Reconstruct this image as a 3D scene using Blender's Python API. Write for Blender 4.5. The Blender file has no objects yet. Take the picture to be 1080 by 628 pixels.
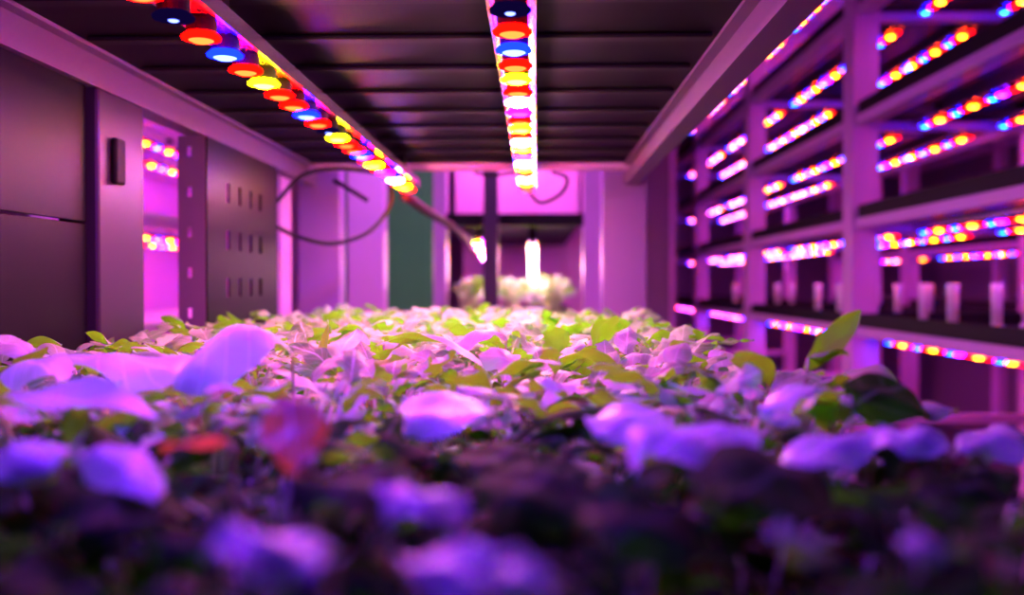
import bpy, math, random
from mathutils import Vector, Matrix
from mathutils.bvhtree import BVHTree
R = math.radians
PI = math.pi
sc = bpy.context.scene
COL = sc.collection
ZC = 1.25                      # eye height above the floor
random.seed(7)

# ------------------------------------------------------------------ camera
FPX = 1000.0
cam_d = bpy.data.cameras.new('camera')
cam = bpy.data.objects.new('camera', cam_d)
COL.objects.link(cam)
sc.camera = cam
cam.location = (0, 0, ZC)
cam.rotation_euler = (R(90 - 0.80), 0, R(1.43))
cam_d.sensor_width = 36
cam_d.lens = 36 * FPX / 1080
cam_d.clip_start = 0.01
cam_d.clip_end = 60
cam_d.dof.use_dof = True
cam_d.dof.focus_distance = 0.86
cam_d.dof.aperture_fstop = (cam_d.lens / 1000) / 0.0090
CAMR = cam.rotation_euler.to_matrix()


def at(px, py, d):
    """point of the place seen at a pixel of the photograph, d metres down the bed"""
    v = CAMR @ Vector(((px - 540) / FPX, -(py - 314) / FPX, -1.0))
    v *= d / v.y
    return Vector((v.x, v.y, v.z + ZC))


# ------------------------------------------------------------------ materials
def new_mat(name):
    m = bpy.data.materials.new(name)
    m.use_nodes = True
    nt = m.node_tree
    nt.nodes.clear()
    out = nt.nodes.new('ShaderNodeOutputMaterial')
    return m, nt, out


def principled(name, col, rough=0.5, metal=0.0, spec=0.5, noise=0.0, scale=20, bump=0.0):
    m, nt, out = new_mat(name)
    b = nt.nodes.new('ShaderNodeBsdfPrincipled')
    b.inputs['Roughness'].default_value = rough
    b.inputs['Metallic'].default_value = metal
    b.inputs['Specular IOR Level'].default_value = spec
    tc = nt.nodes.new('ShaderNodeTexCoord')
    n = nt.nodes.new('ShaderNodeTexNoise')
    n.inputs['Scale'].default_value = scale
    n.inputs['Detail'].default_value = 4
    nt.links.new(tc.outputs['Object'], n.inputs['Vector'])
    mx = nt.nodes.new('ShaderNodeMix')
    mx.data_type = 'RGBA'
    mx.inputs[6].default_value = (*[c * (1 - noise) for c in col], 1)
    mx.inputs[7].default_value = (*[min(1, c * (1 + noise)) for c in col], 1)
    nt.links.new(n.outputs['Fac'], mx.inputs[0])
    nt.links.new(mx.outputs[2], b.inputs['Base Color'])
    if bump:
        bp = nt.nodes.new('ShaderNodeBump')
        bp.inputs['Strength'].default_value = bump
        bp.inputs['Distance'].default_value = 0.004
        nt.links.new(n.outputs['Fac'], bp.inputs['Height'])
        nt.links.new(bp.outputs['Normal'], b.inputs['Normal'])
    nt.links.new(b.outputs['BSDF'], out.inputs['Surface'])
    return m


def emitter(name, col, strength=1.0):
    m, nt, out = new_mat(name)
    e = nt.nodes.new('ShaderNodeEmission')
    e.inputs['Color'].default_value = (*col, 1)
    e.inputs['Strength'].default_value = strength
    nt.links.new(e.outputs['Emission'], out.inputs['Surface'])
    m.cycles.emission_sampling = 'FRONT'
    return m


def leaf_material(name, top_a, top_b, trans, under, tfac=0.42, rough=0.42, vein=(0.75, 0.85, 0.7)):
    m, nt, out = new_mat(name)
    N, L = nt.nodes.new, nt.links.new
    uv = N('ShaderNodeUVMap'); uv.uv_map = 'leaf'
    sep = N('ShaderNodeSeparateXYZ'); L(uv.outputs['UV'], sep.inputs[0])
    att = N('ShaderNodeAttribute'); att.attribute_name = 'leafvar'
    # u in 0..1 across, v along
    def math_(op, a, b=None, c=None):
        n = N('ShaderNodeMath'); n.operation = op
        for i, x in enumerate((a, b, c)):
            if x is None: continue
            if hasattr(x, 'links'): L(x, n.inputs[i])
            else: n.inputs[i].default_value = x
        return n.outputs[0]
    au = math_('ABSOLUTE', math_('SUBTRACT', sep.outputs[0], 0.5))
    mid = math_('LESS_THAN', au, 0.035)
    sv = math_('PINGPONG', math_('SUBTRACT', math_('MULTIPLY', sep.outputs[1], 6.0), math_('MULTIPLY', au, 3.2)), 0.5)
    side = math_('MULTIPLY', math_('LESS_THAN', sv, 0.045), 0.55)
    veinf = math_('MAXIMUM', mid, side)
    nz = N('ShaderNodeTexNoise'); nz.inputs['Scale'].default_value = 3.0
    cv = N('ShaderNodeCombineXYZ')
    L(sep.outputs[0], cv.inputs[0]); L(sep.outputs[1], cv.inputs[1]); L(att.outputs['Fac'], cv.inputs[2])
    L(cv.outputs[0], nz.inputs['Vector'])
    f = math_('ADD', math_('MULTIPLY', att.outputs['Fac'], 0.8), math_('MULTIPLY', nz.outputs['Fac'], 0.2))
    mx = N('ShaderNodeMix'); mx.data_type = 'RGBA'
    mx.inputs[6].default_value = (*top_a, 1); mx.inputs[7].default_value = (*top_b, 1)
    L(f, mx.inputs[0])
    mv = N('ShaderNodeMix'); mv.data_type = 'RGBA'
    L(veinf, mv.inputs[0]); L(mx.outputs[2], mv.inputs[6]); mv.inputs[7].default_value = (*vein, 1)
    geo = N('ShaderNodeNewGeometry')
    mu = N('ShaderNodeMix'); mu.data_type = 'RGBA'
    L(geo.outputs['Backfacing'], mu.inputs[0]); L(mv.outputs[2], mu.inputs[6]); mu.inputs[7].default_value = (*under, 1)
    b = N('ShaderNodeBsdfPrincipled')
    b.inputs['Roughness'].default_value = rough
    b.inputs['Specular IOR Level'].default_value = 0.06 if name == 'shaded_green_leaf' else 0.5
    L(mu.outputs[2], b.inputs['Base Color'])
    bp = N('ShaderNodeBump'); bp.inputs['Strength'].default_value = 0.35; bp.inputs['Distance'].default_value = 0.002
    L(math_('ADD', veinf, nz.outputs['Fac']), bp.inputs['Height']); L(bp.outputs['Normal'], b.inputs['Normal'])
    t = N('ShaderNodeBsdfTranslucent'); t.inputs['Color'].default_value = (*trans, 1)
    ms = N('ShaderNodeMixShader'); ms.inputs[0].default_value = tfac
    L(b.outputs[0], ms.inputs[1]); L(t.outputs[0], ms.inputs[2])
    L(ms.outputs[0], out.inputs['Surface'])
    return m


M = {}
M['leaf'] = leaf_material('green_leaf', (0.035, 0.10, 0.025), (0.66, 0.86, 0.66), (0.20, 0.95, 0.01), (0.36, 0.68, 0.06), 0.45)
M['leaf_pale'] = leaf_material('pale_leaf', (0.44, 0.64, 0.48), (0.56, 0.74, 0.60), (0.25, 0.9, 0.03), (0.45, 0.6, 0.15), 0.30, vein=(0.9, 0.95, 0.9))
M['leaf_shaded'] = leaf_material('shaded_green_leaf', (0.005, 0.032, 0.003), (0.022, 0.09, 0.010), (0.05, 0.40, 0.01), (0.03, 0.14, 0.01), 0.4, 0.6, vein=(0.12, 0.2, 0.08))  # darkened copy of the leaf: foreground shade put into its colour
M['leaf_red'] = leaf_material('reddish_leaf', (0.45, 0.16, 0.12), (0.55, 0.25, 0.15), (0.75, 0.30, 0.05), (0.5, 0.25, 0.08), 0.5)
M['stem'] = principled('pale_stem', (0.55, 0.68, 0.35), 0.45, noise=0.25, scale=60)
M['soil'] = principled('dark_substrate', (0.012, 0.010, 0.008), 0.95, noise=0.5, scale=90, bump=0.6)
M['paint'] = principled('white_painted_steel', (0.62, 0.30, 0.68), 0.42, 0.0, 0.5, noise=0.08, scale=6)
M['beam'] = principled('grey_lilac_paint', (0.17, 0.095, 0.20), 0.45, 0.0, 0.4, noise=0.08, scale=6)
M['steel'] = principled('dull_steel', (0.045, 0.026, 0.06), 0.38, 0.4, 0.2, noise=0.10, scale=5)
M['dark_steel'] = principled('dark_sheet_steel', (0.0055, 0.0034, 0.0075), 0.38, 0.08, 0.07, noise=0.15, scale=8)
M['deck'] = principled('dark_shelf_deck', (0.0035, 0.0022, 0.0042), 0.5, 0.0, 0.05, noise=0.25, scale=8)
M['black'] = principled('black_plastic', (0.007, 0.006, 0.008), 0.6, 0.0, 0.15, noise=0.3, scale=30)
M['alu'] = principled('aluminium', (0.62, 0.60, 0.66), 0.22, 0.9, noise=0.06, scale=30)
M['green'] = principled('green_painted_panel', (0.03, 0.34, 0.06), 0.55, noise=0.12, scale=4)
M['wall'] = principled('pale_wall', (0.22, 0.15, 0.24), 0.6, noise=0.05, scale=2)
M['floor'] = principled('grey_floor', (0.09, 0.08, 0.09), 0.55, noise=0.15, scale=5)
M['lilac'] = principled('lilac_paint', (0.24, 0.11, 0.42), 0.45, noise=0.08, scale=6)
M['conduit'] = principled('dull_red_conduit', (0.10, 0.015, 0.03), 0.5)
M['tube'] = principled('milky_plastic', (0.80, 0.80, 0.82), 0.25, noise=0.03)
M['white'] = principled('white_plastic', (0.75, 0.74, 0.76), 0.4, noise=0.04)

K = 1.0
LED = {   # rim colour, core colour (scene-linear radiance)
    'R': ((170, 0.012, 0.004), (270, 0.62, 0.10)),
    'Y': ((160, 130, 0.04), (340, 160, 0.72)),
    'B': ((0.02, 0.10, 330), (0.9, 1.6, 500)),
    'U': ((0.004, 0.001, 0.03), (0.9, 1.2, 8)),
    'W': ((200, 40, 240), (480, 270, 560)),
    'V': ((18.0, 0.03, 190), (26, 0.2, 290)),
    'P': ((130, 9, 200), (230, 105, 420)),
    # the lamps of the neighbouring racks: weaker white, strong red and blue
    'r': ((9, 0.004, 0.04), (12, 0.06, 0.1)),
    'y': ((110, 4.0, 0.05), (230, 30.0, 0.60)),
    'b': ((0.03, 0.25, 110), (0.45, 9.0, 150)),
    'v': ((16.0, 0.05, 80), (22, 0.8, 110)),
}
for k, (a, b) in LED.items():
    M['rim' + k] = emitter('led_rim_' + k, a, K)
    M['core' + k] = emitter('led_core_' + k, b, K)


# ------------------------------------------------------------------ mesh helpers
class MB:
    def __init__(s):
        s.v, s.f, s.mi = [], [], []

    def box(s, x0, x1, y0, y1, z0, z1, mi=0):
        n = len(s.v)
        s.v += [(x0, y0, z0), (x1, y0, z0), (x1, y1, z0), (x0, y1, z0), (x0, y0, z1), (x1, y0, z1), (x1, y1, z1), (x0, y1, z1)]
        for q in ((0, 3, 2, 1), (4, 5, 6, 7), (0, 1, 5, 4), (1, 2, 6, 5), (2, 3, 7, 6), (3, 0, 4, 7)):
            s.f.append([n + i for i in q]); s.mi.append(mi)
        return s

    def lathe(s, prof, seg=12, c=(0, 0, 0), mi=0, mis=None):
        """prof: list of (r, z); closed at ends when r == 0"""
        rows = []
        for r, z in prof:
            if r == 0:
                rows.append([len(s.v)]); s.v.append((c[0], c[1], c[2] + z))
            else:
                rows.append(list(range(len(s.v), len(s.v) + seg)))
                for i in range(seg):
                    a = 2 * PI * i / seg
                    s.v.append((c[0] + r * math.cos(a), c[1] + r * math.sin(a), c[2] + z))
        for k in range(len(rows) - 1):
            A, B = rows[k], rows[k + 1]
            for i in range(seg):
                j = (i + 1) % seg
                if len(A) == 1 and len(B) == 1: continue
                if len(A) == 1: f = [A[0], B[j], B[i]]
                elif len(B) == 1: f = [A[i], A[j], B[0]]
                else: f = [A[i], A[j], B[j], B[i]]
                s.f.append(f); s.mi.append(mis[k] if mis else mi)
        return s

    def tube(s, pts, r, seg=6, mi=0, r1=None):
        pts = [Vector(p) for p in pts]
        rows = []
        side = None
        for i, p in enumerate(pts):
            t = (pts[min(i + 1, len(pts) - 1)] - pts[max(i - 1, 0)]).normalized()
            if side is None:
                side = t.orthogonal().normalized()
            side = (side - t * side.dot(t)).normalized()
            up = t.cross(side)
            rr = r if r1 is None else r + (r1 - r) * i / (len(pts) - 1)
            rows.append(list(range(len(s.v), len(s.v) + seg)))
            for k in range(seg):
                a = 2 * PI * k / seg
                s.v.append(tuple(p + side * (rr * math.cos(a)) + up * (rr * math.sin(a))))
        for i in range(len(rows) - 1):
            for k in range(seg):
                j = (k + 1) % seg
                s.f.append([rows[i][k], rows[i][j], rows[i + 1][j], rows[i + 1][k]]); s.mi.append(mi)
        s.f.append(rows[0][::-1]); s.mi.append(mi)
        s.f.append(rows[-1]); s.mi.append(mi)
        return s

    def mesh(s, name, mats, smooth=False):
        me = bpy.data.meshes.new(name)
        me.from_pydata([tuple(v) for v in s.v], [], s.f)
        for m in (mats if isinstance(mats, (list, tuple)) else [mats]):
            me.materials.append(m)
        me.polygons.foreach_set('material_index', s.mi)
        if smooth:
            me.polygons.foreach_set('use_smooth', [True] * len(s.f))
        me.update()
        return me

    def obj(s, name, mats, parent=None, smooth=False, bevel=0):
        o = bpy.data.objects.new(name, s.mesh(name, mats, smooth))
        COL.objects.link(o)
        o.parent = parent
        if bevel:
            b = o.modifiers.new('edge', 'BEVEL'); b.width = bevel; b.segments = 2; b.limit_method = 'ANGLE'
        return o


def place(name, me, parent=None, loc=(0, 0, 0), rz=0):
    o = bpy.data.objects.new(name, me)
    COL.objects.link(o)
    o.parent = parent
    o.location = loc
    o.rotation_euler = (0, 0, rz)
    return o


def tag(o, label=None, cat=None, group=None, kind=None):
    if label: o['label'] = label
    if cat: o['category'] = cat
    if group: o['group'] = group
    if kind: o['kind'] = kind
    return o


def empty(name, loc, label, cat, group=None):
    o = bpy.data.objects.new(name, None)
    COL.objects.link(o)
    o.location = loc
    o.empty_display_size = 0.05
    return tag(o, label, cat, group)


def copy_tree(o, parent=None):
    c = o.copy(); COL.objects.link(c)
    c.parent = parent
    for ch in list(o.children):
        copy_tree(ch, c)
    return c


def smooth_path(pts, n=10):
    """Catmull-Rom through the points"""
    P = [Vector(p) for p in pts]
    P = [P[0] * 2 - P[1]] + P + [P[-1] * 2 - P[-2]]
    out = []
    for i in range(1, len(P) - 2):
        for k in range(n):
            t = k / n
            a, b, c, d = P[i - 1], P[i], P[i + 1], P[i + 2]
            out.append(0.5 * ((2 * b) + (c - a) * t + (2 * a - 5 * b + 4 * c - d) * t * t + (3 * b - a - 3 * c + d) * t ** 3))
    out.append(P[-2])
    return out


# ------------------------------------------------------------------ room
XL, XR, Y0, Y1, ZT = -3.0, 3.6, -1.2, 10.6, 2.95
MB().box(XL, XR, Y0, Y1, -0.1, 0).obj('floor', M['floor'])['kind'] = 'structure'
MB().box(XL, XR, Y0, Y1, ZT, ZT + 0.1).obj('ceiling', M['deck'])['kind'] = 'structure'
MB().box(XL - 0.1, XL, Y0, Y1, -0.1, ZT + 0.1).obj('wall_left', M['wall'])['kind'] = 'structure'
MB().box(XR, XR + 0.1, Y0, Y1, -0.1, ZT + 0.1).obj('wall_right', M['wall'])['kind'] = 'structure'
MB().box(XL - 0.1, XR + 0.1, Y1, Y1 + 0.1, -0.1, ZT + 0.1).obj('wall_far', M['wall'])['kind'] = 'structure'
MB().box(XL - 0.1, XR + 0.1, Y0 - 0.1, Y0, -0.1, ZT + 0.1).obj('wall_near', M['wall'])['kind'] = 'structure'

# ------------------------------------------------------------------ LED lamps
def lamp_profile():
    # z = 0 is the housing's underside; the lens hangs below it
    collar = [(0, 0), (0.0120, 0), (0.0130, -0.003), (0.0125, -0.013)]
    rim = [(0.0125, -0.013), (0.0165, -0.0165), (0.0160, -0.0185), (0.0105, -0.0195)]
    core = [(0.0105, -0.0195), (0.0070, -0.0212), (0, -0.0218)]
    return collar, rim, core


collar_p, rim_p, core_p = lamp_profile()
# profiles run downward: flip to get outward normals
def lamp_mesh(kind):
    mb = MB()
    prof = collar_p + rim_p[1:] + core_p[1:]
    mis = [0, 0, 0] + [1] * (len(rim_p) - 1) + [2] * (len(core_p) - 1)
    mb.lathe(prof, 12, mis=mis)
    mb.f = [f[::-1] for f in mb.f]
    return mb.mesh('led_lamp', [M['black'], M['rim' + kind], M['core' + kind]], True)


def collar_mesh():
    mb = MB().lathe(collar_p + [(0.0, -0.013)], 20)
    mb.f = [f[::-1] for f in mb.f]
    return mb.mesh('led_collar', [M['black']])


def lens_mesh(kind):
    cp = [(0.0042, -0.0196), (0.003, -0.0206), (0, -0.021)] if kind == 'U' else core_p[1:]
    mb = MB().lathe(rim_p + cp, 20, mis=[0] * (len(rim_p) - 1) + ([0, 1, 1] if kind == 'U' else [1, 1]))
    mb.f = [f[::-1] for f in mb.f]
    return mb.mesh('led_lens', [M['rim' + kind], M['core' + kind]], True)


LAMP = {k: lamp_mesh(k) for k in LED}
COLLAR = collar_mesh()
LENS = {k: lens_mesh(k) for k in LED}
COLNAME = {'R': 'red', 'Y': 'yellow-white', 'B': 'blue', 'U': 'dim violet', 'W': 'pink-white', 'V': 'violet', 'P': 'pink',
           'r': 'red', 'y': 'yellow', 'b': 'blue', 'v': 'violet'}
PITCH = 0.0617


def channel_mesh(length, w=0.036, h=0.012):
    """shallow aluminium channel, underside at z = 0, lips down both edges"""
    mb = MB().box(-w / 2, w / 2, 0, length, 0, h)
    mb.box(-w / 2 - 0.002, -w / 2 + 0.001, 0, length, -0.004, h)
    mb.box(w / 2 - 0.001, w / 2 + 0.002, 0, length, -0.004, h)
    return mb.mesh('housing', [M['alu']])


def bar_lamp(x, y0, z, pattern, label, group=None, top=None, fine=True, tilt=0.0):
    """LED bar: housing underside at z, lamps below; top = height it hangs from"""
    L = len(pattern) * PITCH + 0.03
    root = empty('led_bar', (x, y0, z), label, 'light', group)
    place('housing', channel_mesh(L), root)
    for i, k in enumerate(pattern):
        if k == '.': continue
        y = 0.03 + i * PITCH
        if fine:
            c = place('led_lamp', COLLAR, root, (0, y, 0))
            c['label'] = COLNAME[k] + ' lamp in a black collar'
            place('lens', LENS[k], c)
        else:
            c = place('led_lamp', LAMP[k], root, (0, y, 0))
            c['label'] = COLNAME[k] + ' lamp'
    root.rotation_euler = (-tilt, 0, 0)
    if top:
        for t in (0.12, 0.88):
            MB().box(-0.012, 0.012, L * t - 0.01, L * t + 0.01, 0.012, top - z + L * t * math.sin(tilt)).obj('hanger', M['dark_steel'], root)
    return root


# our own shelf: two bars, 24 lamps each, and the bars of the bay behind the eye
PAT_L = 'RURBRYRRBRUYRRBRYRVBWRYR'
PAT_C = 'RURBRYRWVRYRWYRBWYRRWYRR'
ZB = ZC + 0.2265
DECK = ZC + 0.270
bar_lamp(-0.284, 0.678 - 0.03, ZB, PAT_L, 'long bar of coloured round lamps running along the upper left of the crop bed', None, DECK)
bar_lamp(-0.0195, 0.665 - 0.03, ZB, PAT_C, 'bar of coloured round lamps hanging over the middle of the crop bed', None, DECK)
NEAR = '.....VVVP'
bar_lamp(-0.284, 0.02, ZB, NEAR, 'violet-lit lamp bar above the near end of the bed, left of the other', None, DECK, False)
bar_lamp(-0.0195, 0.02, ZB, NEAR, 'violet-lit lamp bar above the near end of the bed, right of the other', None, DECK, False)

# ------------------------------------------------------------------ our rack
BX0, BX1 = -0.50, 0.20
YN, YF = -0.25, 2.06
rack = empty('grow_rack', (0, 0, 0), 'pale steel shelf rack that frames the crop bed, dark ribbed deck overhead', 'rack')


def z_(v): return ZC + v


def edge_beam(x, sgn, y0, y1):
    """folded steel beam; sgn = +1 when the rack's inside lies at greater x"""
    mb = MB()
    xo = x - sgn * 0.030
    a, b = sorted((x, xo))
    mb.box(a, b, y0, y1, z_(0.2255), z_(0.2515))
    a, b = sorted((x - sgn * 0.010, xo))
    mb.box(a, b, y0, y1, z_(0.2515), z_(0.2650))
    a, b = sorted((x + sgn * 0.004, xo))
    mb.box(a, b, y0, y1, z_(0.2650), z_(0.2695))
    return mb


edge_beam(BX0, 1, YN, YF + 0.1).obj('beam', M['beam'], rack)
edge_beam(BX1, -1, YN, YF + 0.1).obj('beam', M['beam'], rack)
# deck underside with ribs across
mb = MB().box(BX0 - 0.03, BX1 + 0.03, YN, YF + 0.06, z_(0.2705), z_(0.300))
mb.obj('shelf_deck', M['deck'], rack)
y = 0.31
while y < YF:
    MB().box(BX0 + 0.01, BX1 - 0.01, y - 0.011, y + 0.011, z_(0.2655), z_(0.2705)).obj('deck_rib', M['black'], rack, bevel=0.002)
    y += 0.145
# far crossbar
MB().box(BX0 - 0.03, BX1 + 0.03, YF + 0.06, YF + 0.10, z_(0.258), z_(0.285)).obj('crossbar', M['paint'], rack, bevel=0.002)
# edge trims along the deck (dark strip above each beam)
# lower beams carrying the bed
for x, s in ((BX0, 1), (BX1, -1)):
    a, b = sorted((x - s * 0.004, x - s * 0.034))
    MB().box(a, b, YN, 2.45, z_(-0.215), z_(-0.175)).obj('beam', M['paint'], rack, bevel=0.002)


def upright(parent, x0, x1, y0, y1, z0, z1, mat, bevel=0.003):
    return MB().box(x0, x1, y0, y1, z0, z1).obj('upright', mat, parent, bevel=bevel)


# far end uprights
upright(rack, 0.155, 0.255, 2.19, 2.30, 0, ZT - 0.3, M['lilac'])
upright(rack, -0.572, -0.530, 1.97, 2.05, 0, ZT - 0.3, M['paint'])
upright(rack, -0.552, -0.455, 2.19, 2.26, 0, ZT - 0.3, M['lilac'])
# left sheet panel with a seam, near side
sx = BX0 - 0.008
MB().box(sx - 0.004, sx, -0.2, 1.062, z_(-0.20), z_(0.068)).obj('side_panel', M['dark_steel'], rack, bevel=0.001)
MB().box(sx - 0.004, sx, -0.2, 1.062, z_(0.0705), z_(0.2255)).obj('side_panel', M['dark_steel'], rack, bevel=0.001)
# narrow steel upright next to it
MB().box(-0.545, -0.497, 1.068, 1.195, z_(-0.20), z_(0.2255)).obj('side_upright', M['steel'], rack, bevel=0.004)
lat = MB().box(-0.497, -0.489, 1.098, 1.124, z_(0.118), z_(0.172))
lat.obj('latch', M['black'], rack, bevel=0.003)
# perforated panel: a sheet with real slots, plus folded front face with bolt holes


def perforated(origin, du, dv, nu, nv, su, sv, holes):
    """sheet in the plane of du/dv made of cells; cells in `holes` are left open"""
    mb = MB()
    o = Vector(origin)
    du, dv = Vector(du), Vector(dv)
    for j in range(nv + 1):
        for i in range(nu + 1):
            mb.v.append(tuple(o + du * su * i + dv * sv * j))
    for j in range(nv):
        for i in range(nu):
            if (i, j) in holes: continue
            a = j * (nu + 1) + i
            mb.f.append([a, a + 1, a + nu + 2, a + nu + 1]); mb.mi.append(0)
    return mb


NU, NV = 26, 28
su, sv = 0.39 / NU, 0.43 / NV
holes = set()
for j in range(2, NV - 1, 5):
    for i in range(2, NU - 1, 4):
        if (i * 7 + j * 3) % 5 != 0:
            holes.add((i, j))
            holes.add((i, j + 1))
pp = perforated((-0.500, 1.43, z_(-0.205)), (0, 1, 0), (0, 0, 1), NU, NV, su, sv, holes)
o = pp.obj('perforated_panel', M['dark_steel'], rack)
sm = o.modifiers.new('thick', 'SOLIDIFY'); sm.thickness = 0.003; sm.offset = 0
holes = {(2, j) for j in range(2, NV - 1, 4)}
pp = perforated((-0.543, 1.43, z_(-0.205)), (1, 0, 0), (0, 0, 1), 6, NV, 0.0415 / 6, sv, holes)
o = pp.obj('slotted_upright', M['beam'], rack)
sm = o.modifiers.new('thick', 'SOLIDIFY'); sm.thickness = 0.003; sm.offset = 0
MB().box(-0.545, -0.503, 1.80, 1.82, z_(-0.205), z_(0.2255)).obj('side_upright', M['dark_steel'], rack)

# the bed: black tray with substrate
tray = empty('growing_tray', (0, 0, z_(-0.175)), 'long dark tray under the leafy crop between the two rack beams', 'tray')
T0, T1 = 0.02, 2.175
tb = MB().box(BX0 + 0.004, BX1 - 0.004, T0, T1, 0, 0.006)
for (a, b, c, d) in ((BX0 + 0.004, BX0 + 0.010, T0, T1), (BX1 - 0.010, BX1 - 0.004, T0, T1), (BX0 + .01, BX1 - .01, T0, T0 + 0.006), (BX0 + .01, BX1 - .01, T1 - 0.006, T1)):
    tb.box(a, b, c, d, 0.006, 0.045)
tb.obj('tray_shell', M['black'], tray)
MB().box(BX0 + .0105, BX1 - .0105, T0 + .0065, T1 - .0065, 0.0065, 0.033).obj('substrate', M['soil'], tray)
SOIL = z_(-0.175) + 0.0355

# ------------------------------------------------------------------ leaves
def leaf_surface(Ln, W, bend, fold, lob, rng, nv=14, nu=6, wave=0.05, twist=0.0):
    """leaf blade along +y from the origin, width along x, upper side +z. returns grid rows"""
    rows = []
    ph = rng.uniform(0, 6)
    ph2 = rng.uniform(0, 6)
    y = z = 0.0
    ang = bend
    for i in range(nv + 1):
        v = i / nv
        w = (math.sin(PI * min(1, (0.04 + 0.96 * v)) ** 1.25) ** 0.75) if 0 < v < 1 else (0.06 if v == 0 else 0.0)
        w *= 1.0 - lob * (0.5 + 0.5 * math.cos(v * 6 * PI + 0.6)) * (1 - 0.45 * v) * (1 if v < 0.86 else 0.2)
        hw = max(W / 2 * w, 0.0006)
        row = []
        tw = twist * v
        for k in range(nu + 1):
            u = -1 + 2 * k / nu
            x = u * hw
            zz = -fold * hw * abs(u) ** 1.6 + wave * W * math.sin(v * 9 + ph + u * 1.3) * abs(u) + 0.3 * wave * W * math.sin(v * 14 + ph2 - 2 * u)
            row.append((x * math.cos(tw) - zz * math.sin(tw), y, z + x * math.sin(tw) + zz * math.cos(tw)))
        rows.append(row)
        if i < nv:
            # local slope turns from +bend to -bend along the leaf
            a = bend * (1 - 2 * (v + 0.5 / nv))
            y += Ln / nv * math.cos(a)
            z += Ln / nv * math.sin(a)
    return rows


class Leaves:
    def __init__(s):
        s.v, s.f, s.uv, s.var = [], [], [], []

    def add(s, rows, mat4, var):
        n0 = len(s.v)
        nu = len(rows[0])
        nv = len(rows)
        for i, r in enumerate(rows):
            for k, p in enumerate(r):
                s.v.append(tuple(mat4 @ Vector(p)))
                s.var.append(var)
        for i in range(nv - 1):
            for k in range(nu - 1):
                a = n0 + i * nu + k
                s.f.append((a, a + 1, a + nu + 1, a + nu))
                for ii, kk in ((i, k), (i, k + 1), (i + 1, k + 1), (i + 1, k)):
                    s.uv.append((kk / (nu - 1), ii / (nv - 1)))

    def mesh(s, name, mat):
        me = bpy.data.meshes.new(name)
        me.from_pydata(s.v, [], s.f)
        uvl = me.uv_layers.new(name='leaf')
        uvl.data.foreach_set('uv', [c for p in s.uv for c in p])
        at_ = me.attributes.new('leafvar', 'FLOAT', 'POINT')
        at_.data.foreach_set('value', s.var)
        me.materials.append(mat)
        me.polygons.foreach_set('use_smooth', [True] * len(s.f))
        me.update()
        return me


def frame(o, yaxis, n):
    y = Vector(yaxis).normalized()
    z = Vector(n)
    z = (z - y * z.dot(y)).normalized()
    x = y.cross(z)
    m = Matrix((x, y, z)).transposed().to_4x4()
    m.translation = Vector(o)
    return m


def petiole(mb, base, end, dirn, r=0.0012, out=0.01):
    base, end = Vector(base), Vector(end)
    mid = base.lerp(end, 0.55) + Vector((0, 0, 0.012))
    pts = smooth_path([base, mid, end], 4)
    mb.tube(pts, r * 1.2, 5, r1=r * 0.75)


def random_leaf(rng, scale, hfac, lob_bias=0.6):
    """returns (attach point, matrix, rows) about a plant base at the origin"""
    az = rng.uniform(0, 2 * PI)
    rr = rng.uniform(0.004, 0.040) * scale
    h = rng.uniform(0.035, 0.080) * hfac
    p = Vector((math.cos(az) * rr, math.sin(az) * rr, h))
    az2 = az + rng.uniform(-0.7, 0.7)
    pitch = rng.uniform(-0.2, 0.55)
    d = Vector((math.cos(az2) * math.cos(pitch), math.sin(az2) * math.cos(pitch), math.sin(pitch)))
    n = Vector((rng.uniform(-0.45, 0.45), rng.uniform(-0.45, 0.45), 1))
    Ln = rng.uniform(0.028, 0.052) * scale
    W = Ln * rng.uniform(0.42, 0.68)
    lob = rng.uniform(0.35, 0.7) if rng.random() < lob_bias else rng.uniform(0, 0.12)
    rows = leaf_surface(Ln, W, rng.uniform(0.15, 0.75), rng.uniform(-0.15, 0.5), lob, rng, 18, 6, rng.uniform(0.03, 0.12), rng.uniform(-0.5, 0.5))
    return p, frame(p, d, n), rows


GRID = {}


def cells(lo, hi, c=0.10):
    for i in range(int(math.floor(lo[0] / c)), int(math.floor(hi[0] / c)) + 1):
        for j in range(int(math.floor(lo[1] / c)), int(math.floor(hi[1] / c)) + 1):
            yield i, j


def unit(base, rows, m4, stem_end, scale=1.0, stem0=(0, 0, 0)):
    """world vertices and faces of one blade and its stalk, as they will be built"""
    lv = Leaves(); lv.add(rows, m4, 0)
    v = [base + Vector(p) * scale for p in lv.v]
    f = [tuple(q) for q in lv.f]
    st = MB(); petiole(st, stem0, stem_end, None)
    n = len(v)
    v += [base + Vector(p) * scale for p in st.v]
    f += [tuple(n + i for i in q) for q in st.f]
    return v, f


def claim(owner, v, f, force=False, bounds=None):
    """keep the leaf if it touches no other plant's leaf (and stays inside the bed's sides)"""
    lo = [min(p[i] for p in v) for i in range(3)]
    hi = [max(p[i] for p in v) for i in range(3)]
    if bounds and not force:
        if lo[0] < bounds[0] or hi[0] > bounds[1] or hi[1] > bounds[2] or lo[2] < bounds[3] or lo[1] < bounds[4]:
            return False
    t = BVHTree.FromPolygons(v, f)
    cs = list(cells(lo, hi))
    seen = set()
    if not force:
        for c in cs:
            for e in GRID.get(c, ()):
                if e[0] == owner or id(e) in seen: continue
                seen.add(id(e))
                if any(e[1][i] > hi[i] or e[2][i] < lo[i] for i in range(3)): continue
                if t.overlap(e[3]): return False
    e = (owner, lo, hi, t)
    for c in cs:
        GRID.setdefault(c, []).append(e)
    return True


BED = (BX0 + 0.006, 0.40, 2.185, z_(-0.175) + 0.0336, 0.03)


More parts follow.
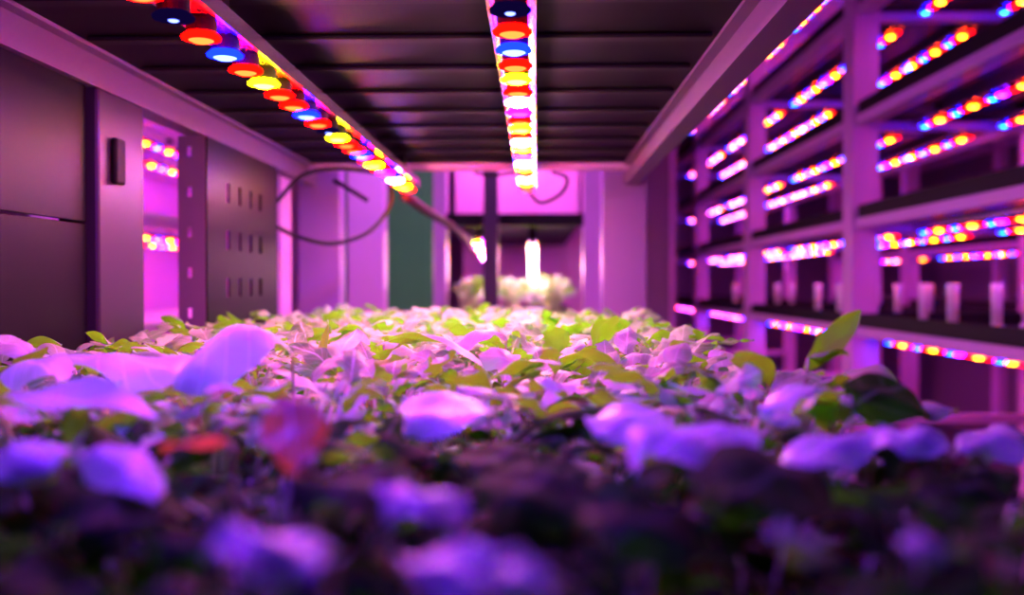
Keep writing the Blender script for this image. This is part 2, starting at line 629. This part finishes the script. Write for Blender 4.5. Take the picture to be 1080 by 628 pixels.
def grow(owner, base, n, rng, scale, hfac, size=1.0, tries=14, bounds=BED):
    """up to n leaves round a plant's base, each in free room: [(point, matrix, rows)]"""
    out = []
    for i in range(n):
        for k in range(tries):
            p, m4, rows = random_leaf(rng, scale, hfac)
            s0 = (rng.uniform(-.003, .003), rng.uniform(-.003, .003), 0)
            v, f = unit(base, rows, m4, p, size, s0)
            if claim(owner, v, f, False, bounds):
                out.append((p, m4, rows, s0))
                break
    return out


def leafy(base, got, rng, mat, label, group, size=1.0):
    r = empty('leafy_plant', base, label, 'plant', group)
    lv, st = Leaves(), MB()
    for p, m4, rows, s0 in got:
        lv.add(rows, m4, rng.random()); petiole(st, s0, p, None)
    place('foliage', lv.mesh('foliage', M[mat]), r)
    place('stems', st.mesh('stems', [M['stem']], True), r)
    r.scale = (size, size, size)
    return r


# hero plants: leaf = (base px, tip px, width, facing normal, bend, fold, lobing, material)
HEROES = []


def hero(label, leaves, extra=5, seed=0):
    HEROES.append((label, leaves, extra, seed))


UP = (0, 0, 1)
hero('plant on the left whose large violet leaf arches over like a hood',
     [((308, 374, .60), (188, 418, .53), .052, (-0.2, -0.2, 1), 1.15, .8, .05, 'leaf_pale')])
hero('plant at the left with a broad flat lavender leaf pointing right',
     [((62, 374, .62), (205, 396, .55), .056, (0, -.12, 1), .25, .2, .1, 'leaf_pale'),
      ((20, 392, .60), (60, 400, .55), .040, (0, -.5, 1), .5, .3, .1, 'leaf_pale')])
hero('plant at the left edge with a pale pink leaf beside the sheet panel',
     [((36, 378, .70), (-20, 362, .72), .040, (0.1, -.35, 1), .5, .3, 0, 'leaf_pale')])
hero('plant with a large bright violet leaf right of the bed middle, tip to the left',
     [((790, 462, .42), (674, 492, .335), .046, (-.1, -.5, 1), .35, .2, .05, 'leaf_pale')])
hero('plant with a violet pointed leaf just behind the large bright violet one',
     [((706, 440, .50), (624, 460, .43), .040, (0, -.45, 1), .3, .2, .05, 'leaf_pale')])
hero('plant with a broad lavender leaf tilted to the viewer at the bed middle',
     [((516, 432, .52), (426, 450, .43), .050, (0, -.55, 1), .35, .15, .08, 'leaf_pale')])
hero('blurred plant at the lower left with one wide blue-violet leaf',
     [((352, 580, .235), (222, 588, .205), .024, (0, -.75, 1), .35, .3, 0, 'leaf_pale')], 3)
hero('plant with a narrow olive leaf standing upright beside a lobed pale leaf',
     [((318, 402, .84), (346, 338, .90), .018, (.5, .8, .2), .35, .2, .25, 'leaf')], 3)
hero('sharply focused plant with a lobed pale lavender leaf facing the viewer',
     [((346, 404, .85), (376, 348, .93), .050, (-.1, -1, .35), .2, .25, .5, 'leaf_pale'),
      ((352, 386, .82), (398, 402, .78), .018, (0, .6, 1), .6, .5, .1, 'leaf')], 3)
hero('plant at the right with a tall olive leaf rising above all others',
     [((848, 392, .60), (908, 328, .63), .018, (.5, .8, .25), .4, .3, .05, 'leaf'),
      ((852, 378, .60), (893, 374, .62), .018, (0, .6, 1), .3, .3, 0, 'leaf')], 4)
hero('plant with a small lime lobed leaf left of the bed middle',
     [((408, 412, .74), (413, 376, .76), .034, (0, 1, .25), .3, .2, .35, 'leaf'),
      ((400, 408, .73), (376, 420, .70), .02, (0, .4, 1), .3, .2, .2, 'leaf')], 4)
hero('plant with a lit green leaf over a dark one, right of the bed middle',
     [((614, 376, .86), (652, 340, .90), .048, (-.3, .8, .6), .25, .2, .15, 'leaf'),
      ((630, 366, .84), (608, 400, .82), .034, (.2, .9, .4), .2, .1, .05, 'leaf')], 4)
hero('plant with two cupped lavender leaves above a lime lobed leaf',
     [((688, 376, .82), (650, 384, .80), .026, (0, -.3, 1), .5, .5, 0, 'leaf_pale'),
      ((660, 376, .83), (662, 345, .86), .024, (0, -1, .4), .3, .3, 0, 'leaf_pale'),
      ((666, 412, .83), (680, 374, .84), .042, (0, 1, .25), .2, .15, .45, 'leaf')], 3)
hero('blurred foreground plant with a reddish upright leaf on the left',
     [((314, 502, .32), (304, 418, .35), .026, (.2, -1, .1), .3, .2, .2, 'leaf_red')], 3)
hero('blurred foreground plant with a flat orange-brown leaf on the left',
     [((244, 468, .34), (170, 474, .33), .014, (0, .5, 1), .3, .1, 0, 'leaf_red')], 3)
hero('blurred foreground plant with a small lavender leaf below the bed middle',
     [((486, 528, .27), (416, 545, .24), .022, (0, -.6, 1), .5, .4, 0, 'leaf_pale'),
      ((440, 520, .28), (395, 520, .27), .012, (0, -.3, 1), .6, .4, 0, 'leaf_pale')], 3)
hero('blurred plant with curved violet leaves at the bottom middle of the bed',
     [((545, 575, .22), (415, 588, .20), .026, (0, -.35, 1), -.4, .3, 0, 'leaf_pale'),
      ((590, 612, .20), (520, 622, .19), .020, (0, -.6, 1), .4, .3, 0, 'leaf_pale')], 2)
hero('foreground plant on the left with a long violet leaf edge and yellow underside',
     [((-5, 425, .46), (165, 446, .40), .036, (0, -.18, 1), .2, -.2, .1, 'leaf_pale'),
      ((80, 490, .38), (68, 436, .41), .03, (.3, 1, .1), .3, .2, .2, 'leaf')], 3)
hero('foreground plant at the far left with a grey-lavender leaf hanging down',
     [((92, 478, .36), (165, 530, .30), .022, (.1, -.6, 1), .4, .4, 0, 'leaf_pale'),
      ((0, 480, .34), (60, 495, .31), .03, (0, -.5, 1), .4, .4, 0, 'leaf_pale')], 3)
hero('foreground plant at the right with a rising violet leaf and dark underside',
     [((752, 484, .37), (892, 424, .42), .028, (-.2, -.4, 1), .15, .3, .05, 'leaf_pale'),
      ((800, 440, .5), (862, 408, .52), .03, (0, -.3, 1), .3, .3, .1, 'leaf_pale')], 3)
hero('plant at the right with a violet leaf ending above the bed edge',
     [((994, 470, .40), (912, 452, .42), .030, (0, -.4, 1), .4, .3, 0, 'leaf_pale')], 4)
hero('plant at the right with thin olive leaves stretched level over the edge',
     [((815, 424, .60), (952, 414, .58), .022, (0, .2, 1), .2, .2, .15, 'leaf'),
      ((905, 440, .55), (1010, 432, .53), .026, (0, -.2, 1), .3, .3, .2, 'leaf')], 4)
hero('foreground plant with a long yellow-green leaf blade lying level on the left',
     [((318, 508, .31), (404, 530, .29), .011, (0, .5, 1), .2, .2, 0, 'leaf'),
      ((330, 486, .34), (400, 480, .34), .010, (0, .5, 1), .3, .2, 0, 'leaf')], 2)
hero('sharply focused plant with a folded violet leaf above a curled pink one',
     [((534, 356, .85), (470, 374, .80), .030, (-.1, -.3, 1), .7, .5, .15, 'leaf_pale'),
      ((528, 368, .82), (532, 412, .76), .024, (.3, -1, .4), .4, -.5, .3, 'leaf_pale')], 3)
hero('sharply focused plant with a pink pointed leaf right of the centre lamp bar',
     [((576, 396, .82), (616, 362, .86), .022, (-.3, -.8, .6), .25, .5, .15, 'leaf_pale'),
      ((572, 376, .87), (598, 350, .88), .034, (-.2, 1, .3), .2, .2, .4, 'leaf')], 3)
hero('blurred plant at the lower right with small blue leaves near the bottom',
     [((872, 582, .225), (812, 566, .22), .013, (0, -.7, 1), .4, .3, 0, 'leaf_pale'),
      ((985, 570, .24), (962, 592, .22), .012, (0, -.7, 1), .4, .3, 0, 'leaf_pale')], 3)
hero('plant with a large ragged pale pink leaf near the right bed edge',
     [((742, 402, .76), (800, 376, .80), .050, (-.1, -.7, .8), .2, .2, .5, 'leaf_pale'),
      ((700, 384, .80), (752, 378, .78), .026, (0, .5, 1), .5, .4, .1, 'leaf')], 3)
hero('plant with a long olive leaf arching low left of the focused centre',
     [((405, 362, .82), (520, 398, .72), .024, (0, .5, 1), .5, .3, .15, 'leaf')], 3)


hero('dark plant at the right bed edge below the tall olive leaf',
     [((915, 452, .50), (985, 436, .54), .050, (.2, -.5, 1), .5, .3, .1, 'leaf_shaded'),
      ((925, 470, .46), (1000, 492, .44), .046, (.2, -.5, 1), .5, .3, .1, 'leaf_shaded')], 6)
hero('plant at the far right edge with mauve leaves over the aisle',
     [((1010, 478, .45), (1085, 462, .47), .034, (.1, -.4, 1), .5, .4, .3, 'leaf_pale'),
      ((1000, 500, .42), (1075, 505, .41), .036, (.1, -.5, 1), .5, .4, .3, 'leaf_shaded')], 6)
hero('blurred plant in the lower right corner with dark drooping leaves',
     [((960, 530, .36), (1060, 520, .37), .042, (.1, -.5, 1), .5, .4, .2, 'leaf_shaded'),
      ((940, 545, .33), (1030, 585, .31), .040, (.1, -.6, 1), .5, .4, .2, 'leaf_shaded')], 6)
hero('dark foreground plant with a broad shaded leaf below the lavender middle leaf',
     [((565, 478, .44), (490, 505, .37), .040, (0, -.7, 1), .3, .2, .1, 'leaf_shaded'),
      ((600, 500, .34), (530, 540, .28), .045, (0, -.7, 1), .3, .2, .1, 'leaf_shaded')], 4)
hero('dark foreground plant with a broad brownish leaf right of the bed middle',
     [((860, 500, .35), (760, 535, .28), .048, (0, -.7, 1), .3, .2, .1, 'leaf_shaded'),
      ((730, 540, .28), (640, 575, .24), .040, (0, -.7, 1), .3, .2, .1, 'leaf_shaded')], 4)
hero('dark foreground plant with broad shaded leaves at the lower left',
     [((190, 500, .34), (90, 540, .28), .046, (0, -.7, 1), .3, .2, .1, 'leaf_shaded'),
      ((420, 500, .33), (330, 550, .27), .044, (0, -.7, 1), .3, .2, .1, 'leaf_shaded')], 4)


hero_xy = []
made = []
for hi, (label, leaves, extra, seed) in enumerate(HEROES):
    rng = random.Random(900 + hi)
    pts = [(at(*b), at(*t)) for b, t, *_ in leaves]
    c = sum((p[0] for p in pts), Vector()) / len(pts)
    bx = min(max(c.x, BX0 + 0.03), BX1 - 0.03)
    base = Vector((bx, max(c.y + 0.01, 0.12), SOIL))
    hero_xy.append((base.x, base.y))
    root = empty('leafy_plant', base, label, 'plant', None)
    st = MB()
    for (b, t), (_, _, W, n, bend, fold, lob, mat) in zip(pts, leaves):
        chord = (t - b).length
        Ln = chord * (bend / math.sin(bend) if abs(bend) > 0.01 else 1)
        rows = leaf_surface(Ln, W, bend, fold, max(lob, 0.32 if b.y > 0.7 else 0.12), rng, 24, 8, 0.09)
        # if it would cut another plant's leaf, lift or shift it a little until it is free
        for k in range(60):
            d = Vector((0, 0, 0)) if k == 0 else Vector((rng.uniform(-1, 1), rng.uniform(-1, 1), rng.uniform(-0.7, 1))) * (0.0006 * k)
            m4 = frame(b - base + d, t - b, n)
            v, f = unit(base, rows, m4, b - base + d)
            if claim(hi, v, f, False, BED): break
        else:
            d = Vector((0, 0, 0)); m4 = frame(b - base, t - b, n)
            v, f = unit(base, rows, m4, b - base)
            claim(hi, v, f, True)
            print('forced', label)
        lv = Leaves(); lv.add(rows, m4, rng.random())
        o = place('leaf', lv.mesh('leaf', M[mat]), root)
        if mat == 'leaf_red': o['label'] = 'reddish brown leaf'
        petiole(st, (0, 0, 0), b - base + d, None)
    made.append((hi, root, base, st, extra, rng))
for hi, root, base, st, extra, rng in made:
    for p, m4, rows, s0 in grow(hi, base, extra, rng, 0.8, 0.60):
        lv = Leaves(); lv.add(rows, m4, rng.random())
        place('leaf', lv.mesh('leaf', M['leaf_shaded' if base.y < 0.5 else 'leaf']), root)  # near plants get the colour with shade painted in
        petiole(st, s0, p, None)
    st.obj('stems', [M['stem']], root, True)

# the rest of the crop, each plant its own object
spots = []
rng = random.Random(5)
y = 0.20
row = 0
while y < 2.15:
    step = 0.062 if y < 1.0 else (0.075 if y < 1.6 else 0.095)
    nx = 10 if y < 1.6 else 9
    for i in range(nx):
        x = BX0 + 0.035 + (BX1 - BX0 - 0.07) * (i + (0.5 if row % 2 else 0.0)) / (nx - 0.5) + rng.uniform(-.014, .014)
        yy = y + rng.uniform(-.018, .018)
        # outside the view near the eye: nothing to show
        px = 565 + x / yy * 1000
        if px < -160 or px > 1240: continue
        if any((x - a) ** 2 + (yy - b) ** 2 < 0.022 ** 2 for a, b in hero_xy): continue
        spots.append((x, yy))
    y += step
    row += 1


def crop_label(x, y):
    side = 'left' if x < -0.30 else ('right' if x > 0.06 else 'middle')
    if y < 0.36: zone = 'dark blurred foreground'
    elif y < 0.62: zone = 'violet-lit near rows'
    elif y < 1.05: zone = 'sharply focused rows'
    elif y < 1.6: zone = 'pale pink middle rows'
    else: zone = 'blurred farthest rows'
    s = {'left': 'by the left side panels', 'right': 'along the aisle edge', 'middle': 'under the lamp bars'}[side]
    return f'leafy plant in the {zone}, {s}'


order = list(range(len(spots)))
rng.shuffle(order)
plans = {}
for rnd in range(4):                       # a few leaves each per round, so that all plants get their share
    for k in order:
        x, y = spots[k]
        low = y < 0.50
        far = 1.12 if y > 1.1 else 1.0
        sc_ = (0.90 if low else 0.96) * far
        plans.setdefault(k, []).extend(grow(1000 + k, Vector((x, y, SOIL)), 4, rng, sc_, 0.80 if low else 0.95))
nleaf = 0
for k, (x, y) in enumerate(spots):
    if not plans[k]: continue
    nleaf += len(plans[k])
    leafy(Vector((x, y, SOIL)), plans[k], rng, 'leaf_shaded' if y < 0.50 else 'leaf', crop_label(x, y), 'leafy crop plants in the bed')  # near rows: shade comes from the darkened leaf colour
print('crop leaves', nleaf)
print('crop plants', len(spots))

# ------------------------------------------------------------------ neighbouring racks
PITCHY = 1.69
PATN = 'ryrbryrbrybryrvbryrbryrb'


def lamp_row(proto_cache, x, y, z, label, group):
    if 'p' not in proto_cache:
        proto_cache['p'] = bar_lamp(x, y, z, PATN, label, group, z + 0.0385, False)
        return proto_cache['p']
    c = copy_tree(proto_cache['p'])
    c.location = (x, y, z)
    c['label'] = label
    c['group'] = group
    return c


CACHE = {}
ORD = ['nearest', 'second', 'third', 'fourth']


def big_rack(X, depth, y_first, bays, levels, label, who, side=1, lamps=True, lit=None):
    """rack whose aisle face is at x = X and which runs along y; side=+1: depth toward +x"""
    root = empty('grow_rack', (X, y_first, 0), label, 'rack', None)
    o = Vector((X, y_first, 0))
    xa, xb = sorted((0, side * 0.095))
    ra, rb = sorted((side * (depth - 0.06), side * depth))
    top = max(levels) + 0.10
    for k in range(bays + 1):
        yy = k * PITCHY
        upright(root, xa, xb, yy, yy + 0.11, 0, top, M['paint'])
        upright(root, ra, rb, yy, yy + 0.11, 0, top, M['paint'])
        for L in levels:
            a, b = sorted((xb if side > 0 else xa, ra if side > 0 else rb))
            MB().box(a, b, yy + 0.035, yy + 0.075, L - 0.035 + (0.375 if L < ZC - 0.5 else 0), L - 0.005 + (0.375 if L < ZC - 0.5 else 0)).obj('crossbar', M['paint'], root)
    for k in range(bays):
        ya, yb = k * PITCHY + 0.11, (k + 1) * PITCHY
        for L in levels:
            a, b = sorted((side * 0.012, side * 0.075))
            MB().box(a, b, ya, yb, L - 0.022, L + 0.014).obj('beam', M['paint'], root, bevel=0.003)
            a, b = sorted((side * (depth - 0.05), side * (depth - 0.01)))
            MB().box(a, b, ya, yb, L - 0.022, L + 0.014).obj('beam', M['paint'], root)
    return root


LEV = [ZC - 0.85, ZC - 0.168, ZC + 0.225, ZC + 0.60, ZC + 1.0, ZC + 1.40]
RX, RD, RY = 1.15, 0.72, 1.79
LNAME = ['lowest visible level', 'level just below eye height', 'level just above eye height', 'third level', 'fourth level', 'top level']
big_rack(RX, RD, RY, 4, LEV, 'tall pale many-level rack across the aisle on the right', 'right')
for k in range(4):
    ya = RY + k * PITCHY + 0.115
    yb = RY + (k + 1) * PITCHY - 0.005
    for li, L in enumerate(LEV):
        if li == 0 and k == 0: continue
        nm = f'{ORD[k]} bay of the right rack'
        mb = MB().box(RX + 0.02, RX + RD - 0.02, ya, yb, L + 0.015, L + 0.020)
        for (a, b, c, d) in ((RX + .02, RX + .026, ya, yb), (RX + RD - .026, RX + RD - .02, ya, yb), (RX + .026, RX + RD - .026, ya, ya + .006), (RX + .026, RX + RD - .026, yb - .006, yb)):
            mb.box(a, b, c, d, L + 0.020, L + 0.062)
        o = mb.obj('shelf_tray', M['white'] if li == 5 else M['black'])
        tag(o, f'{"pale" if li == 5 else "black"} tray on the {LNAME[li]}, {nm}', 'tray', 'trays on the right rack')
        if li == 0: continue
        zz = L - 0.024
        for si, xo in enumerate((0.05, 0.48) if li == 1 else (0.225, 0.50)):
            if li == 1 and si == 1 and k == 0: continue
            lamp_row(CACHE, RX + xo + (0.056 if li == 1 and si == 0 else 0), ya + 0.04, zz,
                     f'{"front" if si == 0 else "rear"} lamp bar under the {LNAME[li]}, {nm}', 'lamp bars of the right rack')

# pale tubes standing on the black tray just below eye height
tube_mesh_parts = None
trng = random.Random(3)
tz = LEV[1] + 0.0202
tp = None
def tube_proto():
    r = empty('seedling_tube', (0, 0, 0), 'x', 'tube', 'pale tubes on the right rack')
    MB().lathe([(0, 0), (0.021, 0), (0.023, 0.004), (0.023, 0.014), (0.017, 0.018), (0.0165, 0.018)], 14).obj('base', M['white'], r, True)
    MB().lathe([(0, 0.016), (0.016, 0.016), (0.0185, 0.12), (0.0195, 0.148), (0.017, 0.150), (0.0155, 0.120), (0, 0.118)], 14).obj('body', M['tube'], r, True)
    return r
TUBES = [(0, 2.10), (0, 2.26), (0, 2.42), (0, 2.60), (0, 2.74), (0, 2.92), (0, 3.06), (0, 3.22), (0, 3.36),
         (1, 3.78), (1, 3.98), (1, 4.15), (1, 4.36), (1, 4.60), (1, 4.82), (2, 5.5), (2, 5.8), (2, 6.15), (2, 6.5)]
cnt = {0: 0, 1: 0, 2: 0}
for i, (bay, yy) in enumerate(TUBES):
    c = tp = tube_proto() if tp is None else tp
    o = tp if i == 0 else copy_tree(tp)
    cnt[bay] += 1
    xx = RX + 0.10 + [0.02, 0.22, 0.40, 0.11, 0.30][i % 5]
    o.location = (xx, yy, tz)
    nth = ['first', 'second', 'third', 'fourth', 'fifth', 'sixth', 'seventh', 'eighth', 'ninth'][cnt[bay] - 1]
    o['label'] = f'pale upright tube on the black tray, {nth} from the near end of the {ORD[bay]} bay'

# another rack behind the right one
big_rack(2.65, 0.72, RY, 4, LEV[1:5], 'second pale rack half hidden behind the right rack', 'behind')
for k in range(4):
    for li in (1, 2, 3):
        lamp_row(CACHE, 2.65 + 0.22, RY + k * PITCHY + 0.155, LEV[li] - 0.024,
                 f'lamp bar of the rack behind, under its {LNAME[li]}, {ORD[k]} bay', 'lamp bars of the rack behind')
        mb = MB().box(2.67, 3.35, RY + k * PITCHY + .115, RY + (k + 1) * PITCHY - .005, LEV[li] + .015, LEV[li] + .06)
        tag(mb.obj('shelf_tray', M['black']), f'black tray of the rack behind, on its {LNAME[li]}, {ORD[k]} bay', 'tray', 'trays on the rack behind')

# rack beyond the left panels, seen through the gap
big_rack(-1.35, 0.72, 2.5, 2, LEV[:4], 'pale rack across the left aisle, seen through the gap beside the panels', 'left', -1)
for k in range(2):
    for li in (1, 2, 3):
        for si, xo in enumerate((0.2, 0.46)):
            lamp_row(CACHE, -1.35 - xo, 2.5 + k * PITCHY + 0.155, LEV[li] - 0.024,
                     f'{"front" if si == 0 else "rear"} lamp bar of the left-aisle rack, {LNAME[li]}, {ORD[k]} bay', 'lamp bars of the left-aisle rack')
        mb = MB().box(-2.05, -1.37, 2.5 + k * PITCHY + .115, 2.5 + (k + 1) * PITCHY - .005, LEV[li] + .015, LEV[li] + .03)
        tag(mb.obj('shelf_tray', M['white']), f'pale tray of the left-aisle rack, {LNAME[li]}, {ORD[k]} bay', 'tray', 'trays on the left-aisle rack')

lr = [o for o in bpy.data.objects if o.get('label', '').startswith('pale rack across the left aisle')][0]
for k in range(2):
    MB().box(-0.735, -0.725, k * PITCHY + 0.02, (k + 1) * PITCHY, LEV[0], LEV[3] + 0.1).obj('back_sheet', M['paint'], lr)  # sheet added behind the rack to brighten the gap

# ------------------------------------------------------------------ far end, beyond our rack
# green panel
gp = empty('green_panel', (-0.84, 3.40, 0), 'dark green upright panel standing beyond the far left end of the bed', 'panel')
MB().box(0, 0.47, 0, 0.03, 0, 2.35).obj('sheet', M['green'], gp, bevel=0.003)
for x0 in (0.02, 0.43):
    MB().box(x0, x0 + 0.02, -0.006, 0, 0.02, 2.33).obj('edge_strip', M['green'], gp)
# pink-lit post in front of it
pr = empty('support_post', (-0.515, 2.9, 0), 'pale square post standing in front of the green panel', 'post')
MB().box(-0.055, 0.055, -0.04, 0.04, 0.012, 2.6).obj('shaft', M['paint'], pr, bevel=0.003)
MB().box(-0.075, 0.075, -0.06, 0.06, 0, 0.012).obj('foot_plate', M['paint'], pr)
pr = empty('support_post', (-0.158, 3.35, 0), 'slim purple-grey post in front of the far rack, left of the centre bar', 'post')
MB().box(-0.026, 0.026, -0.026, 0.026, 0.012, 2.6).obj('shaft', M['steel'], pr, bevel=0.003)
MB().box(-0.045, 0.045, -0.045, 0.045, 0, 0.012).obj('foot_plate', M['steel'], pr)

fr = empty('grow_rack', (0, 3.6, 0), 'far rack at the end of the bed with a black shelf front', 'rack')
FX0, FX1 = -0.46, 0.30
FL = [z_(-0.20), z_(0.235), z_(0.66)]
for x0 in (FX0, FX1 - 0.12):
    for y0 in (0.0, 2.4):
        upright(fr, x0, x0 + 0.12, y0, y0 + 0.10, 0, 2.5, M['paint'])
for L in FL:
    MB().box(FX0 + 0.12, FX1 - 0.12, 0.0, 0.05, L - 0.012, L + 0.034).obj('beam', M['black'] if L == FL[1] else M['paint'], fr)
    MB().box(FX0 + 0.12, FX1 - 0.12, 0.05, 2.45, L + 0.012, L + 0.03).obj('shelf_deck', M['deck'], fr)
# back sheet above the black shelf, and end sheet of the lower one
MB().box(FX0 + 0.12, FX1 - 0.12, 0.42, 0.43, FL[1] + 0.03, FL[2] + 0.01).obj('back_sheet', M['paint'], fr)
MB().box(FX0 + 0.12, FX1 - 0.12, 2.44, 2.46, FL[0] + 0.03, FL[1] + 0.01).obj('back_sheet', M['paint'], fr)
# lamps of the far rack, then added bars out of view
PATF = 'YRBRYRRBYRWRBYWRRBYRBRYR'
bar_lamp(-0.245, 3.95, z_(0.192), PATF, 'lamp bar in the far rack, left one, seen beyond the green panel', 'lamp bars of the far rack', FL[1] + 0.008, False, R(4.5))
bar_lamp(-0.013, 3.75, z_(0.165), 'YWRYWRYWWRYWYWWYWRYWYWYW', 'bright lamp bar in the far rack, right under the centre bar', 'lamp bars of the far rack', FL[1] + 0.008, False, R(5.5))
for x in (-0.22, 0.02):  # hidden bars added to light the sheet behind them
    bar_lamp(x, 3.615, FL[2] - 0.03, 'WRVRWR', 'added short lamp bar lighting the sheet above the black shelf, ' + ('left' if x < -0.1 else 'right') + ' one', 'added short bars above the black shelf', FL[2] + 0.0115, False)
for x, nm in ((-0.284, 'left'), (-0.0195, 'right')):  # out-of-view bars added to brighten the far posts and panels
    bar_lamp(x, 2.10, z_(0.80), 'RWWBWRWWBWRW', f'added unseen fill lamp bar above the far end of the bed, {nm} one', 'added fill bars above the far end of the bed', ZT, False)
ft = MB().box(FX0 + 0.125, FX1 - 0.125, 3.66, 6.0, FL[0] + 0.035, FL[0] + 0.075).obj('growing_tray', M['black'])
tag(ft, 'dark tray holding the far pale plants under the far rack lamps', 'tray')
for i in range(18):
    b = Vector((FX0 + 0.17 + (i % 3) * 0.18 + rng.uniform(-.02, .02), 3.76 + (i // 3) * 0.2, FL[0] + 0.0765))
    got = grow(5000 + i, b, 18, rng, 1.0, 1.15, 1.5, 14, (FX0 + 0.128, FX1 - 0.128, 6.0, FL[0] + 0.0755, 3.655))
    leafy(b, got, rng, 'leaf_pale', 'pale blurred plant in the far rack beyond the end of the bed', 'plants of the far rack', 1.5)

# pale wall panels standing at the far end (right of the far rack and left behind)
for (x0, x1, yy, lab) in ((-1.30, -0.86, 3.9, 'pale panel closing the aisle left of the green panel'), (0.31, 0.95, 6.4, 'pale panel at the far end of the right aisle')):
    pn = empty('wall_panel', (x0, yy, 0), lab, 'panel')
    MB().box(0, x1 - x0, 0, 0.03, 0, 2.5).obj('sheet', M['wall'], pn, bevel=0.002)
    MB().box(0.02, 0.05, -0.01, 0, 0.02, 2.48).obj('edge_strip', M['paint'], pn)
    MB().box(x1 - x0 - 0.05, x1 - x0 - 0.02, -0.01, 0, 0.02, 2.48).obj('edge_strip', M['paint'], pn)

# ------------------------------------------------------------------ cables
def cable(pix, r, label, mat='black'):
    pts = smooth_path([at(*p) for p in pix], 8)
    o = MB().tube(pts, r, 8).obj('cable', M[mat], None, True)
    tag(o, label, 'cable')


cable([(398, 182, 2.10), (352, 178, 2.02), (318, 186, 1.93), (289, 216, 1.86)], 0.0045, 'black cable sagging from the far crossbar to the perforated panel')
cable([(289, 238, 1.90), (315, 250, 1.93), (352, 257, 1.98), (390, 244, 2.04), (412, 214, 2.10), (408, 182, 2.10)], 0.0045, 'black cable looping low in front of the far left uprights')
cable([(352, 190, 2.05), (372, 202, 2.05), (388, 212, 2.06)], 0.0050, 'short dark cable stub slanting beside the left lamp bar')
cable([(556, 200, 2.10), (570, 214, 2.10), (592, 204, 2.10), (598, 188, 2.10), (582, 181, 2.10)], 0.0040, 'dark cable curling from the end of the centre lamp bar')
cable([(500, 182, 2.10), (520, 185, 2.10), (552, 181, 2.10)], 0.0035, 'dark cable lying along the far crossbar near the centre bar')
cable([(427, 207, 2.16), (452, 224, 2.5), (478, 240, 3.0), (492, 254, 3.5), (498, 262, 3.97)], 0.012, 'dull reddish conduit running on from the end of the left lamp bar', 'conduit')

# ------------------------------------------------------------------ world and view
w = bpy.data.worlds.new('world')
sc.world = w
w.use_nodes = True
w.node_tree.nodes['Background'].inputs[0].default_value = (0.25, 0.05, 0.32, 1)
w.node_tree.nodes['Background'].inputs[1].default_value = 0.01
vs = sc.view_settings
vs.view_transform = 'Standard'
vs.look = 'None'
vs.gamma = 1
vs.exposure = 0.0
vs.use_curve_mapping = False
try:
    sc.cycles.use_denoising = True
    sc.cycles.use_light_tree = True
    sc.cycles.max_bounces = 8
    sc.cycles.diffuse_bounces = 4
    sc.cycles.glossy_bounces = 3
    sc.cycles.transmission_bounces = 4
    sc.cycles.sample_clamp_indirect = 4.0
    sc.cycles.caustics_reflective = False
    sc.cycles.caustics_refractive = False
except Exception:
    pass
